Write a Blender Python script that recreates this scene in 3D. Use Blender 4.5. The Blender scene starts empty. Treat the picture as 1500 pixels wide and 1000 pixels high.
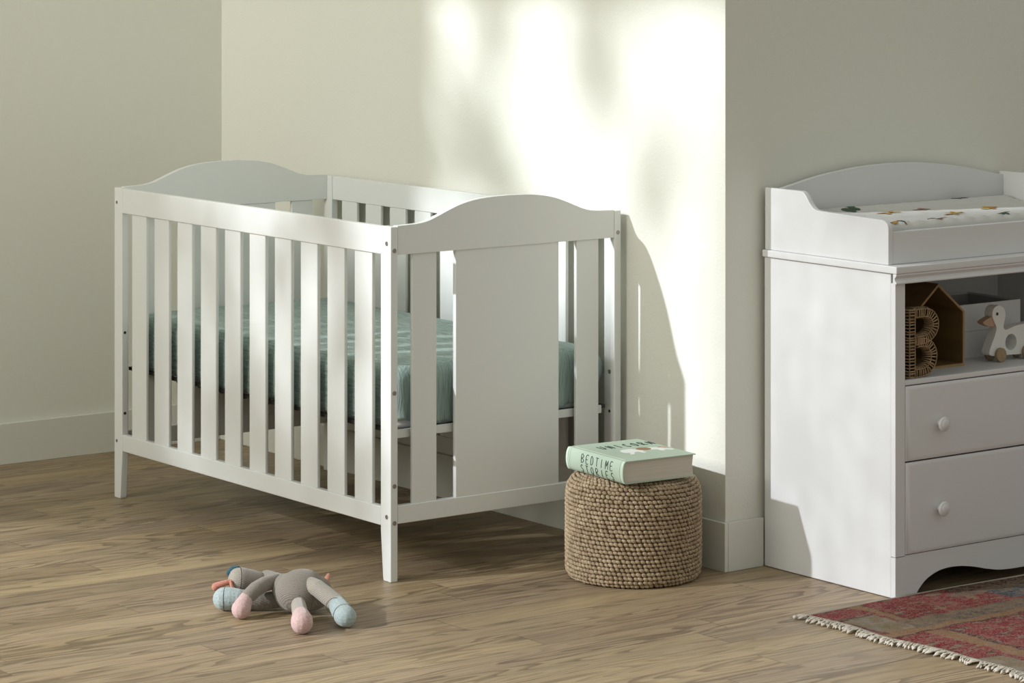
import bpy, bmesh, math, random
from mathutils import Vector, Matrix, noise as mnoise
random.seed(7)
PI = math.pi
scene = bpy.context.scene
COL = scene.collection

# ------------------------------------------------------------------ helpers
def finish(name, me, mats, parent=None, smooth=False, bevel=0, loc=None, kind=None, angle=None):
    if smooth:
        for p in me.polygons: p.use_smooth = True
    if not isinstance(mats, (list, tuple)): mats = [mats]
    for m in mats: me.materials.append(m)
    o = bpy.data.objects.new(name, me); COL.objects.link(o)
    if loc: o.location = loc
    if parent: o.parent = parent
    if kind: o['kind'] = kind
    if bevel:
        b = o.modifiers.new('bevel', 'BEVEL'); b.width = bevel; b.segments = 2; b.limit_method = 'ANGLE'; b.angle_limit = 0.7
        for p in me.polygons: p.use_smooth = True
        w = o.modifiers.new('wn', 'WEIGHTED_NORMAL'); w.keep_sharp = True
    return o

def obj(name, bm, mats, parent=None, **k):
    me = bpy.data.meshes.new(name)
    bmesh.ops.recalc_face_normals(bm, faces=bm.faces)
    bm.to_mesh(me); bm.free()
    return finish(name, me, mats, parent, **k)

def pyobj(name, verts, faces, mats, parent=None, mi=None, **k):
    me = bpy.data.meshes.new(name); me.from_pydata(verts, [], faces); me.update()
    if mi:
        for p, i in zip(me.polygons, mi): p.material_index = i
    return finish(name, me, mats, parent, **k)

def thing(name, label, cat, loc=(0, 0, 0), group=None):
    o = bpy.data.objects.new(name, None); COL.objects.link(o); o.location = loc
    o['label'] = label; o['category'] = cat
    if group: o['group'] = group
    o.empty_display_size = .05
    return o

def tag(o, label, cat, group=None):
    o['label'] = label; o['category'] = cat
    if group: o['group'] = group
    return o

def add_box(bm, x0, x1, y0, y1, z0, z1):
    vs = [bm.verts.new(p) for p in ((x0,y0,z0),(x1,y0,z0),(x1,y1,z0),(x0,y1,z0),(x0,y0,z1),(x1,y0,z1),(x1,y1,z1),(x0,y1,z1))]
    for f in ((0,3,2,1),(4,5,6,7),(0,1,5,4),(1,2,6,5),(2,3,7,6),(3,0,4,7)):
        bm.faces.new([vs[i] for i in f])
    return vs

def box(name, x0, x1, y0, y1, z0, z1, m, parent=None, bevel=.0015, **k):
    bm = bmesh.new(); add_box(bm, x0, x1, y0, y1, z0, z1)
    return obj(name, bm, m, parent, bevel=bevel, **k)

def prism(bm, pts, axis, a, b):
    """closed outline (2D) extruded along axis; pts in the remaining two axes in order"""
    def P(p, t):
        if axis == 0: return (t, p[0], p[1])
        if axis == 1: return (p[0], t, p[1])
        return (p[0], p[1], t)
    A = [bm.verts.new(P(p, a)) for p in pts]; B = [bm.verts.new(P(p, b)) for p in pts]
    bm.faces.new(A); bm.faces.new(B[::-1])
    n = len(pts)
    for i in range(n): bm.faces.new((A[i], A[(i+1) % n], B[(i+1) % n], B[i]))

def smooth_curve(pts, n=8):
    """Catmull-Rom through points"""
    out = []
    P = [pts[0]] + list(pts) + [pts[-1]]
    for i in range(1, len(P)-2):
        for k in range(n):
            t = k/n
            out.append(tuple(.5*((2*P[i][j]) + (-P[i-1][j]+P[i+1][j])*t + (2*P[i-1][j]-5*P[i][j]+4*P[i+1][j]-P[i+2][j])*t*t + (-P[i-1][j]+3*P[i][j]-3*P[i+1][j]+P[i+2][j])*t**3) for j in range(len(P[0]))))
    out.append(tuple(pts[-1]))
    return out

def lathe(bm, prof, origin, axis, seg=32, cap=True):
    """profile [(r, h)] turned round axis"""
    ax = Vector(axis).normalized(); u = ax.orthogonal().normalized(); v = ax.cross(u); O = Vector(origin)
    rings = []
    for r, h in prof:
        if r < 1e-6: rings.append([bm.verts.new(O+ax*h)])
        else: rings.append([bm.verts.new(O+ax*h+(u*math.cos(2*PI*k/seg)+v*math.sin(2*PI*k/seg))*r) for k in range(seg)])
    for A, B in zip(rings[:-1], rings[1:]):
        for k in range(seg):
            k2 = (k+1) % seg
            if len(A) == 1 and len(B) > 1: bm.faces.new((A[0], B[k2], B[k]))
            elif len(B) == 1 and len(A) > 1: bm.faces.new((A[k], A[k2], B[0]))
            elif len(A) > 1: bm.faces.new((A[k], A[k2], B[k2], B[k]))
    if cap:
        for R in (rings[0], rings[-1]):
            if len(R) > 1: bm.faces.new(R)

def tube(bm, pts, rad, seg=8, closed=False, flat=None):
    P = [Vector(p) for p in pts]; n = len(P); rings = []
    if not isinstance(rad, (list, tuple)): rad = [rad]*n
    up = Vector((0, 0, 1)); prev = None
    for i in range(n):
        if closed: t = (P[(i+1) % n]-P[i-1]).normalized()
        else: t = (P[min(i+1, n-1)]-P[max(i-1, 0)]).normalized()
        if prev is None:
            a = t.cross(up)
            if a.length < .1: a = t.cross(Vector((1, 0, 0)))
        else: a = prev-t*prev.dot(t)
        a.normalize(); prev = a; b = t.cross(a)
        rings.append([bm.verts.new(P[i]+(a*math.cos(2*PI*k/seg)+b*math.sin(2*PI*k/seg))*rad[i]) for k in range(seg)])
    for i in range(n if closed else n-1):
        A, B = rings[i], rings[(i+1) % n]
        for k in range(seg): bm.faces.new((A[k], A[(k+1) % seg], B[(k+1) % seg], B[k]))
    if not closed:
        bm.faces.new(rings[0][::-1]); bm.faces.new(rings[-1])

def ball(bm, c, r, u=16, v=10, scale=(1, 1, 1), rot=None):
    M = Matrix.Translation(c) @ (rot.to_4x4() if rot else Matrix.Identity(4)) @ Matrix.Diagonal((r*scale[0], r*scale[1], r*scale[2], 1))
    bmesh.ops.create_uvsphere(bm, u_segments=u, v_segments=v, radius=1, matrix=M)

def capsule_chain(bm, pr, step=.35):
    """chain of overlapping balls between (point, radius) pairs"""
    for (p, r), (q, s) in zip(pr[:-1], pr[1:]):
        p = Vector(p); q = Vector(q); L = (q-p).length; n = max(2, int(L/(min(r, s)*step)))
        for i in range(n+1):
            t = i/n; ball(bm, p.lerp(q, t), r+(s-r)*t, 12, 8)

def remesh(o, vox=.0022, it=6):
    m = o.modifiers.new('remesh', 'REMESH'); m.mode = 'VOXEL'; m.voxel_size = vox; m.use_smooth_shade = True
    s = o.modifiers.new('smooth', 'SMOOTH'); s.factor = .6; s.iterations = it
    return o

# ------------------------------------------------------------------ materials
def new_mat(name, col=(.8, .8, .8), rough=.5, spec=.5, metal=0):
    m = bpy.data.materials.new(name); m.use_nodes = True
    b = m.node_tree.nodes['Principled BSDF']
    b.inputs['Base Color'].default_value = (*col, 1); b.inputs['Roughness'].default_value = rough
    b.inputs['Specular IOR Level'].default_value = spec; b.inputs['Metallic'].default_value = metal
    return m
class NT:
    def __init__(s, m):
        s.t = m.node_tree; s.b = s.t.nodes['Principled BSDF']
    def n(s, typ, **k):
        x = s.t.nodes.new(typ)
        for a, v in k.items():
            if a.startswith('i_'):
                key = a[2:]
                key = int(key) if key.isdigit() else key.replace('_', ' ')
                s.put(x, key, v)
            else: setattr(x, a, v)
        return x
    def put(s, x, key, v):
        if isinstance(v, bpy.types.NodeSocket): s.t.links.new(v, x.inputs[key])
        else: x.inputs[key].default_value = v
    def math(s, op, a, b=0., c=None):
        x = s.n('ShaderNodeMath', operation=op); s.put(x, 0, a); s.put(x, 1, b)
        if c is not None: s.put(x, 2, c)
        return x.outputs[0]
    def ramp(s, fac, stops, interp='LINEAR'):
        x = s.n('ShaderNodeValToRGB'); x.color_ramp.interpolation = interp
        e = x.color_ramp.elements
        while len(e) < len(stops): e.new(.5)
        for q, (p, c) in zip(e, stops): q.position = p; q.color = (*c, 1) if len(c) == 3 else c
        s.put(x, 0, fac); return x.outputs[0]
    def mix(s, f, a, b, mode='MIX'):
        x = s.n('ShaderNodeMix', data_type='RGBA', blend_type=mode); s.put(x, 0, f)
        for k, v in ((6, a), (7, b)):
            if isinstance(v, tuple) and len(v) == 3: v = (*v, 1)
            s.put(x, k, v)
        return x.outputs[2]
    def noise(s, vec, scale, detail=2, rough=.5):
        return s.n('ShaderNodeTexNoise', i_Vector=vec, i_Scale=scale, i_Detail=detail, i_Roughness=rough).outputs[0]
    def pos(s): return s.n('ShaderNodeNewGeometry').outputs['Position']
    def objc(s): return s.n('ShaderNodeTexCoord').outputs['Object']
    def scale(s, v, sc):
        x = s.n('ShaderNodeVectorMath', operation='MULTIPLY'); s.put(x, 0, v); x.inputs[1].default_value = sc; return x.outputs[0]
    def xyz(s, v):
        x = s.n('ShaderNodeSeparateXYZ'); s.put(x, 0, v); return x.outputs
    def comb(s, a, b, c):
        x = s.n('ShaderNodeCombineXYZ'); s.put(x, 0, a); s.put(x, 1, b); s.put(x, 2, c); return x.outputs[0]
    def bump(s, h, dist, strength=1.):
        x = s.n('ShaderNodeBump'); s.put(x, 'Height', h); x.inputs['Distance'].default_value = dist; x.inputs['Strength'].default_value = strength
        s.t.links.new(x.outputs[0], s.b.inputs['Normal']); return x

def painted(name, col, rough=.4, bump=.0003, sc=180, spec=.5):
    m = new_mat(name, col, rough, spec); t = NT(m)
    t.bump(t.noise(t.pos(), sc, 2), bump, .6); return m

M_WALL = painted('cream wall paint', (.700, .698, .63), .75, .0012, 150, .25)
M_TRIM = painted('white trim paint', (.66, .66, .60), .5, .0002)
M_CRIB = painted('white crib lacquer', (.715, .725, .705), .38, .0001, 60)
M_DRESS = painted('white dresser laminate', (.66, .66, .665), .42, .0002, 120)
M_INNER = painted('white dresser interior', (.62, .62, .62), .45, .0001, 90)
M_STEEL = new_mat('brushed steel', (.33, .31, .28), .35, metal=.8)
M_DARK = new_mat('dark socket', (.03, .028, .025), .6)
M_BLACKMETAL = new_mat('dark spring frame', (.05, .045, .04), .5)
M_MATT = new_mat('white mattress cover', (.75, .75, .74), .7)

def wood_floor():
    m = new_mat('oiled plank floor', rough=.42, spec=.4); t = NT(m)
    x, y, z = t.xyz(t.pos())
    W = .118; L = 1.22
    row = t.math('FLOOR', t.math('DIVIDE', t.math('ADD', y, .742+W*40), W))
    wn = t.n('ShaderNodeTexWhiteNoise', noise_dimensions='1D'); t.put(wn, 'W', row)
    xs = t.math('ADD', t.math('DIVIDE', x, L), t.math('MULTIPLY', wn.outputs[0], 7.3))
    pl = t.math('FLOOR', xs)
    w2 = t.n('ShaderNodeTexWhiteNoise', noise_dimensions='2D'); t.put(w2, 'Vector', t.comb(row, pl, 0.))
    rnd = w2.outputs[0]; rr = t.xyz(w2.outputs[1])
    rx = t.math('MULTIPLY', rnd, 37.)
    base = t.comb(t.math('MULTIPLY', x, 1.7), t.math('MULTIPLY', y, 14.), rx)
    n1 = t.noise(base, 1., 1.2, .4)
    wob = t.noise(t.comb(t.math('MULTIPLY', x, 14.), t.math('MULTIPLY', y, 60.), rx), 1., 2, .5)
    fine = t.noise(t.comb(t.math('MULTIPLY', x, 14.), t.math('MULTIPLY', y, 380.), rnd), 1., 3, .6)
    n1b = t.math('ADD', n1, t.math('MULTIPLY', t.math('SUBTRACT', wob, .5), .035))
    saw = t.math('FRACT', t.math('MULTIPLY', n1b, 11.))
    ring = t.ramp(saw, [(0, (0, 0, 0)), (.42, (0, 0, 0)), (.66, (.6, .6, .6)), (.92, (1, 1, 1)), (1., (0, 0, 0))])
    zone = t.ramp(t.noise(t.comb(t.math('MULTIPLY', x, .9), t.math('MULTIPLY', y, 16.), rx), 1., 1), [(.34, (.25, .25, .25)), (.54, (1, 1, 1))])
    tone = t.ramp(t.noise(t.comb(t.math('MULTIPLY', x, 1.2), t.math('MULTIPLY', y, 16.), rnd), 1., 2), [(.35, (0, 0, 0)), (.65, (1, 1, 1))])
    c = t.mix(tone, (.365, .272, .160), (.300, .222, .132))
    light = t.ramp(t.noise(t.comb(t.math('MULTIPLY', x, 2.5), t.math('MULTIPLY', y, 90.), rnd), 1.3, 3), [(.50, (0, 0, 0)), (.70, (.55, .55, .55))])
    c = t.mix(light, c, (.43, .335, .21))
    c = t.mix(t.math('MULTIPLY', t.math('MULTIPLY', ring, zone), .80), c, (.115, .079, .045))
    c = t.mix(t.ramp(fine, [(.48, (0, 0, 0)), (.72, (.45, .45, .45))]), c, (.18, .13, .08))
    val = t.math('ADD', .79, t.math('MULTIPLY', rr[0], .34))
    gy = t.math('MULTIPLY', rr[1], .07)
    c = t.mix(1., c, t.comb(val, t.math('SUBTRACT', val, t.math('MULTIPLY', gy, .5)), t.math('ADD', t.math('MULTIPLY', rr[2], .12), t.math('SUBTRACT', val, .08))), 'MULTIPLY')
    # joints
    fy = t.math('FRACT', t.math('DIVIDE', t.math('ADD', y, .742+W*40), W)); ey = t.math('MULTIPLY', t.math('MINIMUM', fy, t.math('SUBTRACT', 1., fy)), W)
    fx = t.math('FRACT', xs); ex = t.math('MULTIPLY', t.math('MINIMUM', fx, t.math('SUBTRACT', 1., fx)), L)
    e = t.math('MINIMUM', ey, ex)
    gap = t.ramp(e, [(0, (1, 1, 1)), (.0009, (1, 1, 1)), (.0016, (0, 0, 0))])
    c = t.mix(t.math('MULTIPLY', gap, .45), c, (.10, .07, .045))
    t.t.links.new(c, t.b.inputs['Base Color'])
    t.put(t.b, 'Roughness', t.math('ADD', .38, t.math('MULTIPLY', fine, .14)))
    h = t.math('SUBTRACT', t.math('MULTIPLY', fine, .25), gap)
    t.bump(h, .0006, .6)
    return m
M_FLOOR = wood_floor()

def sheet_mat():
    m = new_mat('teal crinkled muslin', rough=.9, spec=.1); t = NT(m)
    p = t.pos(); g = t.n('ShaderNodeNewGeometry')
    ny = t.math('ABSOLUTE', t.xyz(g.outputs['True Normal'])[1])
    sel = t.ramp(ny, [(.55, (0, 0, 0)), (.8, (1, 1, 1))])
    warp = t.noise(p, 9, 2)
    X, Y, Z = t.xyz(p)
    a = t.noise(t.comb(t.math('ADD', t.math('MULTIPLY', X, 170.), t.math('MULTIPLY', warp, 3.)), t.math('MULTIPLY', Y, 22.), t.math('MULTIPLY', Z, 300.)), 1., 3, .6)
    b = t.noise(t.comb(t.math('ADD', t.math('MULTIPLY', X, 260.), t.math('MULTIPLY', warp, 3.)), t.math('MULTIPLY', Y, 30.), t.math('MULTIPLY', Z, 14.)), 1., 3, .6)
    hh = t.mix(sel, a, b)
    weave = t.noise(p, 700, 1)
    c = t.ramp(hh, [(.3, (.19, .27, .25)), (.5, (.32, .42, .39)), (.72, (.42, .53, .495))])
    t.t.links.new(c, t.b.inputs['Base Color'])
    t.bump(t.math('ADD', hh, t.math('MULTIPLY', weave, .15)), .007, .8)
    t.put(t.b, 'Sheen Weight', .2)
    return m
M_SHEET = sheet_mat()

def seagrass_mat(name, c0, c1, c2, sc=260):
    m = new_mat(name, rough=.7, spec=.25); t = NT(m); p = t.pos()
    n = t.noise(p, 55, 3, .6); f = t.noise(p, sc, 2, .6)
    c = t.ramp(n, [(.3, c0), (.5, c1), (.72, c2)])
    c = t.mix(t.ramp(f, [(.4, (0, 0, 0)), (.75, (.55, .55, .55))]), c, tuple(q*.45 for q in c0))
    t.t.links.new(c, t.b.inputs['Base Color']); t.bump(f, .0008, .7)
    return m
M_POUF = seagrass_mat('woven seagrass', (.27, .19, .115), (.39, .295, .19), (.53, .42, .29))
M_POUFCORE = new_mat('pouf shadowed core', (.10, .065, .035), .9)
M_RAFFIA = seagrass_mat('raffia strand', (.26, .17, .09), (.36, .25, .145), (.46, .33, .20), 400)
M_RAFCORE = new_mat('raffia letter core', (.12, .075, .04), .9)

def plain_wood(name, c0, c1, sc=1.):
    m = new_mat(name, rough=.5, spec=.3); t = NT(m); x, y, z = t.xyz(t.pos())
    n = t.noise(t.comb(t.math('MULTIPLY', x, 60.*sc), t.math('MULTIPLY', y, 8.*sc), t.math('MULTIPLY', z, 25.*sc)), 1., 3, .6)
    t.t.links.new(t.ramp(n, [(.3, c0), (.7, c1)]), t.b.inputs['Base Color']); t.bump(n, .0004, .4); return m
M_HOUSE = plain_wood('brown stained house wood', (.15, .090, .035), (.20, .122, .050))
M_HOUSEEDGE = plain_wood('light ply edge', (.30, .19, .09), (.37, .24, .12))
M_WHEEL = plain_wood('beech wheel', (.30, .21, .12), (.36, .26, .155), 2)
M_BEAK = plain_wood('peach beak wood', (.42, .27, .18), (.46, .30, .2), 2)
M_TOYWHITE = new_mat('white painted toy wood', (.72, .71, .68), .5)
M_BOXWHITE = painted('white storage tray', (.66, .66, .67), .4, .0001)
M_TRAYIN = new_mat('grey tray lining', (.38, .38, .38), .4)
M_BOOK = painted('mint book cloth', (.39, .475, .375), .55, .0003, 600)
M_BOOKLT = painted('pale mint border', (.50, .60, .50), .55, .0003, 600)
def page_mat():
    m = new_mat('cream page block', rough=.8); t = NT(m); x, y, z = t.xyz(t.pos())
    n = t.noise(t.comb(t.math('MULTIPLY', x, 3.), t.math('MULTIPLY', y, 3.), t.math('MULTIPLY', z, 1500.)), 1., 2)
    t.t.links.new(t.ramp(n, [(.3, (.50, .45, .385)), (.7, (.60, .55, .48))]), t.b.inputs['Base Color']); t.bump(n, .0003, .5); return m
M_PAGE = page_mat()
M_INK = new_mat('dark green ink', (.025, .05, .035), .6)
M_INKW = new_mat('white print', (.72, .74, .70), .6)
M_INKB = new_mat('brown print', (.27, .15, .07), .6)
M_INKP = new_mat('rose print', (.40, .22, .17), .6)

def knit(name, c, sc=420, amt=.5, strip=True):
    m = new_mat(name, rough=.95, spec=.05); t = NT(m); p = t.pos()
    x, y, z = t.xyz(p)
    w = t.n('ShaderNodeTexWave', wave_type='BANDS', bands_direction='DIAGONAL'); t.put(w, 'Vector', p); w.inputs['Scale'].default_value = 120; w.inputs['Distortion'].default_value = 3.
    f = t.noise(p, sc, 2)
    h = t.math('ADD', t.math('MULTIPLY', w.outputs[1], .6 if strip else 0.), f)
    col = t.mix(t.ramp(h, [(.3, (0, 0, 0)), (1.1, (1, 1, 1))]), tuple(q*.72 for q in c), tuple(min(1, q*1.18) for q in c))
    t.t.links.new(col, t.b.inputs['Base Color']); t.bump(h, .0012, .6); t.put(t.b, 'Sheen Weight', .3)
    return m
M_TAUPE = knit('taupe knit', (.245, .215, .185))
M_TAUPELT = knit('pale taupe knit', (.36, .325, .28))
M_PINK = knit('pale pink velour', (.66, .46, .44), 300, strip=False)
M_BLUE = knit('pale blue cotton', (.42, .50, .50), 250, strip=False)
M_CORAL = knit('coral velour', (.62, .27, .20), 300, strip=False)
M_TEAL = knit('dark teal velour', (.045, .12, .15), 300, strip=False)
M_THREAD = new_mat('dark stitching', (.06, .05, .045), .9)

def rug_mat():
    m = new_mat('faded kilim weave', rough=.95, spec=.05); t = NT(m); p = t.pos()
    x, y, z = t.xyz(p)
    w1 = t.noise(p, 14, 3); 
    X = t.math('ADD', x, t.math('MULTIPLY', t.math('SUBTRACT', w1, .5), .05)); Y = t.math('ADD', y, t.math('MULTIPLY', t.math('SUBTRACT', t.noise(t.scale(p, (1.3, 1.1, 1)), 11, 2), .5), .05))
    dist = t.noise(t.scale(p, (1, 1.8, 1)), 55, 5, .7)                     # wear
    red = t.ramp(t.noise(p, 9, 3, .6), [(.3, (.19, .018, .025)), (.5, (.27, .035, .045)), (.72, (.34, .10, .085))])
    spots = t.ramp(dist, [(.50, (0, 0, 0)), (.60, (1, 1, 1))])
    motif = t.noise(t.scale(p, (1., 2.2, 1.)), 20, 3.5, .6)
    mcol = t.ramp(t.noise(p, 21, 1), [(.35, (.06, .05, .045)), (.43, (.30, .27, .20)), (.5, (.20, .19, .14)), (.56, (.36, .26, .13)), (.66, (.12, .14, .13))], 'CONSTANT')
    c = t.mix(t.ramp(motif, [(.56, (0, 0, 0)), (.59, (.85, .85, .85))]), red, mcol)
    def band(v, a, b, s=.004):
        lo = t.n('ShaderNodeMapRange', interpolation_type='SMOOTHSTEP'); t.put(lo, 0, v); lo.inputs[1].default_value = a-s; lo.inputs[2].default_value = a+s
        hi = t.n('ShaderNodeMapRange', interpolation_type='SMOOTHSTEP'); t.put(hi, 0, v); hi.inputs[1].default_value = b-s; hi.inputs[2].default_value = b+s
        return t.math('SUBTRACT', lo.outputs[0], hi.outputs[0])
    def patch(c, x0, x1, y0, y1, col, amt=1.):
        f = t.math('MULTIPLY', t.math('MULTIPLY', band(X, x0, x1), band(Y, y0, y1)), amt)
        return t.mix(f, c, col)
    tan = t.ramp(t.noise(p, 45, 3), [(.38, (.33, .17, .075)), (.5, (.37, .24, .11)), (.62, (.28, .20, .11))])
    grey = t.ramp(t.noise(p, 30, 3), [(.35, (.13, .125, .095)), (.5, (.20, .185, .13)), (.65, (.27, .21, .13))])
    dark = (.055, .035, .03)
    pale = t.ramp(t.noise(p, 26, 2), [(.4, (.37, .34, .25)), (.52, (.25, .26, .18)), (.6, (.30, .24, .13))])
    blue = t.ramp(t.noise(t.scale(p, (1, 2.2, 1)), 14, 2), [(.38, (.03, .08, .10)), (.48, (.045, .14, .17)), (.56, (.16, .17, .13)), (.62, (.30, .25, .05)), (.66, (.05, .09, .14))])
    dk = t.ramp(t.noise(t.scale(p, (1, 2.2, 1)), 26, 2), [(.42, (.05, .03, .025)), (.52, (.13, .11, .08)), (.6, (.06, .04, .03))])
    c = patch(c, .715, .745, -1.16, -.85, tan, .9); c = patch(c, .742, .750, -1.16, -.85, dark, .7)
    c = patch(c, .60, .70, -1.15, -.985, pale, .95); c = patch(c, .594, .602, -1.16, -.98, dark, .8); c = patch(c, .60, .70, -.992, -.984, dark, .8)
    c = patch(c, .63, .69, -1.135, -1.06, (.24, .20, .09), .6)
    c = patch(c, .70, 2.4, -1.155, -1.075, grey, .95); c = patch(c, .56, 2.4, -1.182, -1.150, tan, .95); c = patch(c, .56, 2.4, -1.192, -1.180, dark, .75)
    c = patch(c, .69, .735, -2.2, -1.19, tan, .9); c = patch(c, .735, .752, -2.2, -1.2, dk, .9)
    c = patch(c, .56, .665, -1.62, -1.44, pale, .95); c = patch(c, .56, .67, -1.445, -1.435, dark, .7)
    c = patch(c, 1.10, 1.7, -1.06, -.965, blue, .96); c = patch(c, 1.02, 2.4, -.955, -.85, dk, .95)
    c = patch(c, 1.0, 1.3, -.98, -.94, grey, .8)
    wear = t.mix(t.math('MULTIPLY', spots, .55), c, (.36, .27, .19))
    thr = t.noise(t.scale(p, (1, .45, 1)), 420, 1)
    fin = t.mix(t.ramp(thr, [(.50, (0, 0, 0)), (.66, (.75, .75, .75))]), wear, (.44, .28, .22))
    fin = t.mix(t.ramp(t.noise(p, 300, 1), [(.6, (0, 0, 0)), (.75, (.6, .6, .6))]), fin, (.07, .03, .03))
    fin = t.mix(1., fin, (.62, .60, .62), 'MULTIPLY')
    t.t.links.new(fin, t.b.inputs['Base Color'])
    wv = t.n('ShaderNodeTexWave', bands_direction='X'); t.put(wv, 'Vector', p); wv.inputs['Scale'].default_value = 90
    t.bump(t.math('ADD', thr, t.math('MULTIPLY', wv.outputs[1], .4)), .002, .8)
    return m
M_RUG = rug_mat()
M_FRINGE = new_mat('ecru cotton fringe', (.50, .45, .38), .95, .05)
M_RUGEDGE = new_mat('ecru selvedge', (.33, .29, .24), .95, .05)
M_PAD = new_mat('white gauze pad cover', (.58, .575, .55), .9, .1); _t = NT(M_PAD)
_X, _Y, _Z = _t.xyz(_t.pos()); _t.bump(_t.noise(_t.comb(_t.math('MULTIPLY', _X, 22.), _t.math('MULTIPLY', _Y, 130.), _Z), 1., 3), .003, .6)

# ------------------------------------------------------------------ room shell
XA, YB, YL, XW = .757, -.395, 2.06, -5.5
def struct(name, *a, **k):
    o = box(name, *a, bevel=0, **k); o['kind'] = 'structure'; return o
struct('floor', -7.5, 5.0, -9.0, 3.0, -.1, 0, M_FLOOR)
struct('wall_left', -2.4, XA+.2, YL, 4.2, 0, 5.8, M_WALL)   # cut short out of view to let the sunlight past
struct('wall_back', XA, XA+.2, YB+.2, YL, 0, 5.8, M_WALL)
bmw = bmesh.new(); add_box(bmw, XA, 5.0, YB, YB+.2, 0, 5.8)
o = obj('wall_right', bmw, M_WALL); o['kind'] = 'structure'
# unseen wall added far to the left; its high opening shapes sun and fill
WY0, WY1, WZ0, WZ1 = -1.80, 2.93, 2.24, 5.06
bm = bmesh.new()
add_box(bm, XW-.2, XW, -4.0, WY0, 0, 5.8); add_box(bm, XW-.2, XW, WY1, 4.2, 0, 5.8)
add_box(bm, XW-.2, XW, WY0, WY1, 0, WZ0); add_box(bm, XW-.2, XW, WY0, WY1, WZ1, 5.8)
o = obj('sun_mask_wall', bm, M_WALL); o['kind'] = 'structure'
BH = .124
def baseb(name, x0, x1, y0, y1):
    o = box(name, x0, x1, y0, y1, 0, BH, M_TRIM, bevel=.0012); o['kind'] = 'structure'; return o
baseb('baseboard_left', -2.4, XA-.001, YL-.012, YL-.0005)
baseb('baseboard_back', XA-.012, XA-.0005, YB-.012, YL-.0125)
baseb('baseboard_right', XA+.0002, .876, YB-.012, YB-.0005)

# ------------------------------------------------------------------ crib
L, W, H = 1.40, .735, .8855
crib = thing('crib', 'white wooden slatted baby crib with arched ends on tapered legs', 'crib', (0, 0, 0))
PT = .0215  # post thickness
def screw(parent, c, axis, r=.0058):
    bm = bmesh.new(); lathe(bm, [(r, 0), (r, .0009), (r*.62, .0011), (r*.55, .0002), (0, .0002)], c, axis, 16)
    obj('screw', bm, M_STEEL, parent, smooth=False)
def hole(parent, c, axis, r=.0042):
    bm = bmesh.new(); lathe(bm, [(r, 0), (r, .0004), (0, .0004)], c, axis, 14); obj('screw_hole', bm, M_DARK, parent)
def post(x0, x1, ya, yb):
    """ya = outer end of the crib, yb = inner side; the foot tapers on the inner side"""
    s = 1 if yb > ya else -1
    bm = bmesh.new()
    prism(bm, [(ya, 0), (yb-s*.012, 0), (yb-s*.010, .010), (yb, .125), (yb, H), (ya, H)], 0, x0, x1)
    return obj('corner_post', bm, M_CRIB, crib, bevel=.0022)
p1 = post(0, PT, 0, .045); p2 = post(0, PT, L, L-.045); p3 = post(W-PT, W, 0, .045); p4 = post(W-PT, W, L, L-.045)
for z in (.843, .161): screw(p1, (0, .0175, z), (-1, 0, 0))
for z in (.844, .163): screw(p2, (0, L-.015, z), (-1, 0, 0), .0048)
for z in (.826, .471, .239, .147): screw(p1, (.0115, 0, z), (0, -1, 0))
for z in (.828, .147): screw(p3, (W-.0105, 0, z), (0, -1, 0))
for z in (.474, .244): hole(p2, (.0095, L-.045, z), (0, -1, 0))
hole(p3, (W-PT, .022, .356), (-1, 0, 0)); screw(p3, (W-PT, .022, .46), (-1, 0, 0))
# long sides
for side in (0, 1):
    xa, xb = (0.0, PT-.002) if side == 0 else (W-PT+.002, W)
    box('top_rail', xa+.0004, xb, .0452, L-.0452, .8145, .8845, M_CRIB, crib, bevel=.0025)
    box('bottom_rail', xa+.0004, xb, .0452, L-.0452, .136, .184, M_CRIB, crib, bevel=.0025)
    g = (L-.09-.8)/11
    for k in range(10):
        y0 = .045+g+k*(.08+g)
        sx0, sx1 = (.0055, .0165) if side == 0 else (W-.0165, W-.0055)
        box('slat', sx0, sx1, y0, y0+.08, .183, .8155, M_CRIB, crib, bevel=.0028)
# arched ends
arch = [(.0, .8865), (.05, .888), (.085, .8895), (.115, .8945), (.146, .905), (.178, .9175), (.215, .930), (.255, .9385), (.303, .9435), (.3675, .9455)]
arch = smooth_curve(arch, 6); arch = arch + [(W-x, z) for x, z in arch[::-1][1:]]
arch = [(x, z) for x, z in arch if PT+.0006 < x < W-PT-.0006]
arch = [(PT+.0006, .8875)] + arch + [(W-PT-.0006, .8875)]
for end in (0, 1):
    def Y(a, b): return (a, b) if end == 0 else (L-b, L-a)
    y0, y1 = Y(.0015, .0205)
    bm = bmesh.new(); prism(bm, arch+[(W-PT-.0006, .815), (PT+.0006, .815)], 1, y0, y1)
    obj('arched_rail', bm, M_CRIB, crib, bevel=.002)
    y0, y1 = Y(.0015, .0205)
    box('end_rail', PT+.0006, W-PT-.0006, y0, y1, .1435, .189, M_CRIB, crib, bevel=.002)
    y0, y1 = Y(.0055, .0175)
    for x0, x1 in ((.0705, .1445), (W-.1445, W-.0705)):
        box('slat', x0, x1, y0, y1, .188, .816, M_CRIB, crib, bevel=.0025)
    box('end_panel', .203, W-.203, y0-.001, y1+.001, .188, .816, M_CRIB, crib, bevel=.002)
bm = bmesh.new()
add_box(bm, .030, .040, .03, L-.03, .364, .3735); add_box(bm, W-.040, W-.030, .03, L-.03, .364, .3735)
for k in range(12):
    y = .06+k*.1163; add_box(bm, .04, W-.04, y, y+.012, .358, .366)
add_box(bm, .03, W-.03, .034, .052, .368, .3725); add_box(bm, .03, W-.03, L-.052, L-.034, .368, .3725)
o = obj('mattress_support', bm, M_BLACKMETAL, crib)
bm = bmesh.new(); add_box(bm, .028, W-.045, .026, .0335, .3525, .3735)
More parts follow.
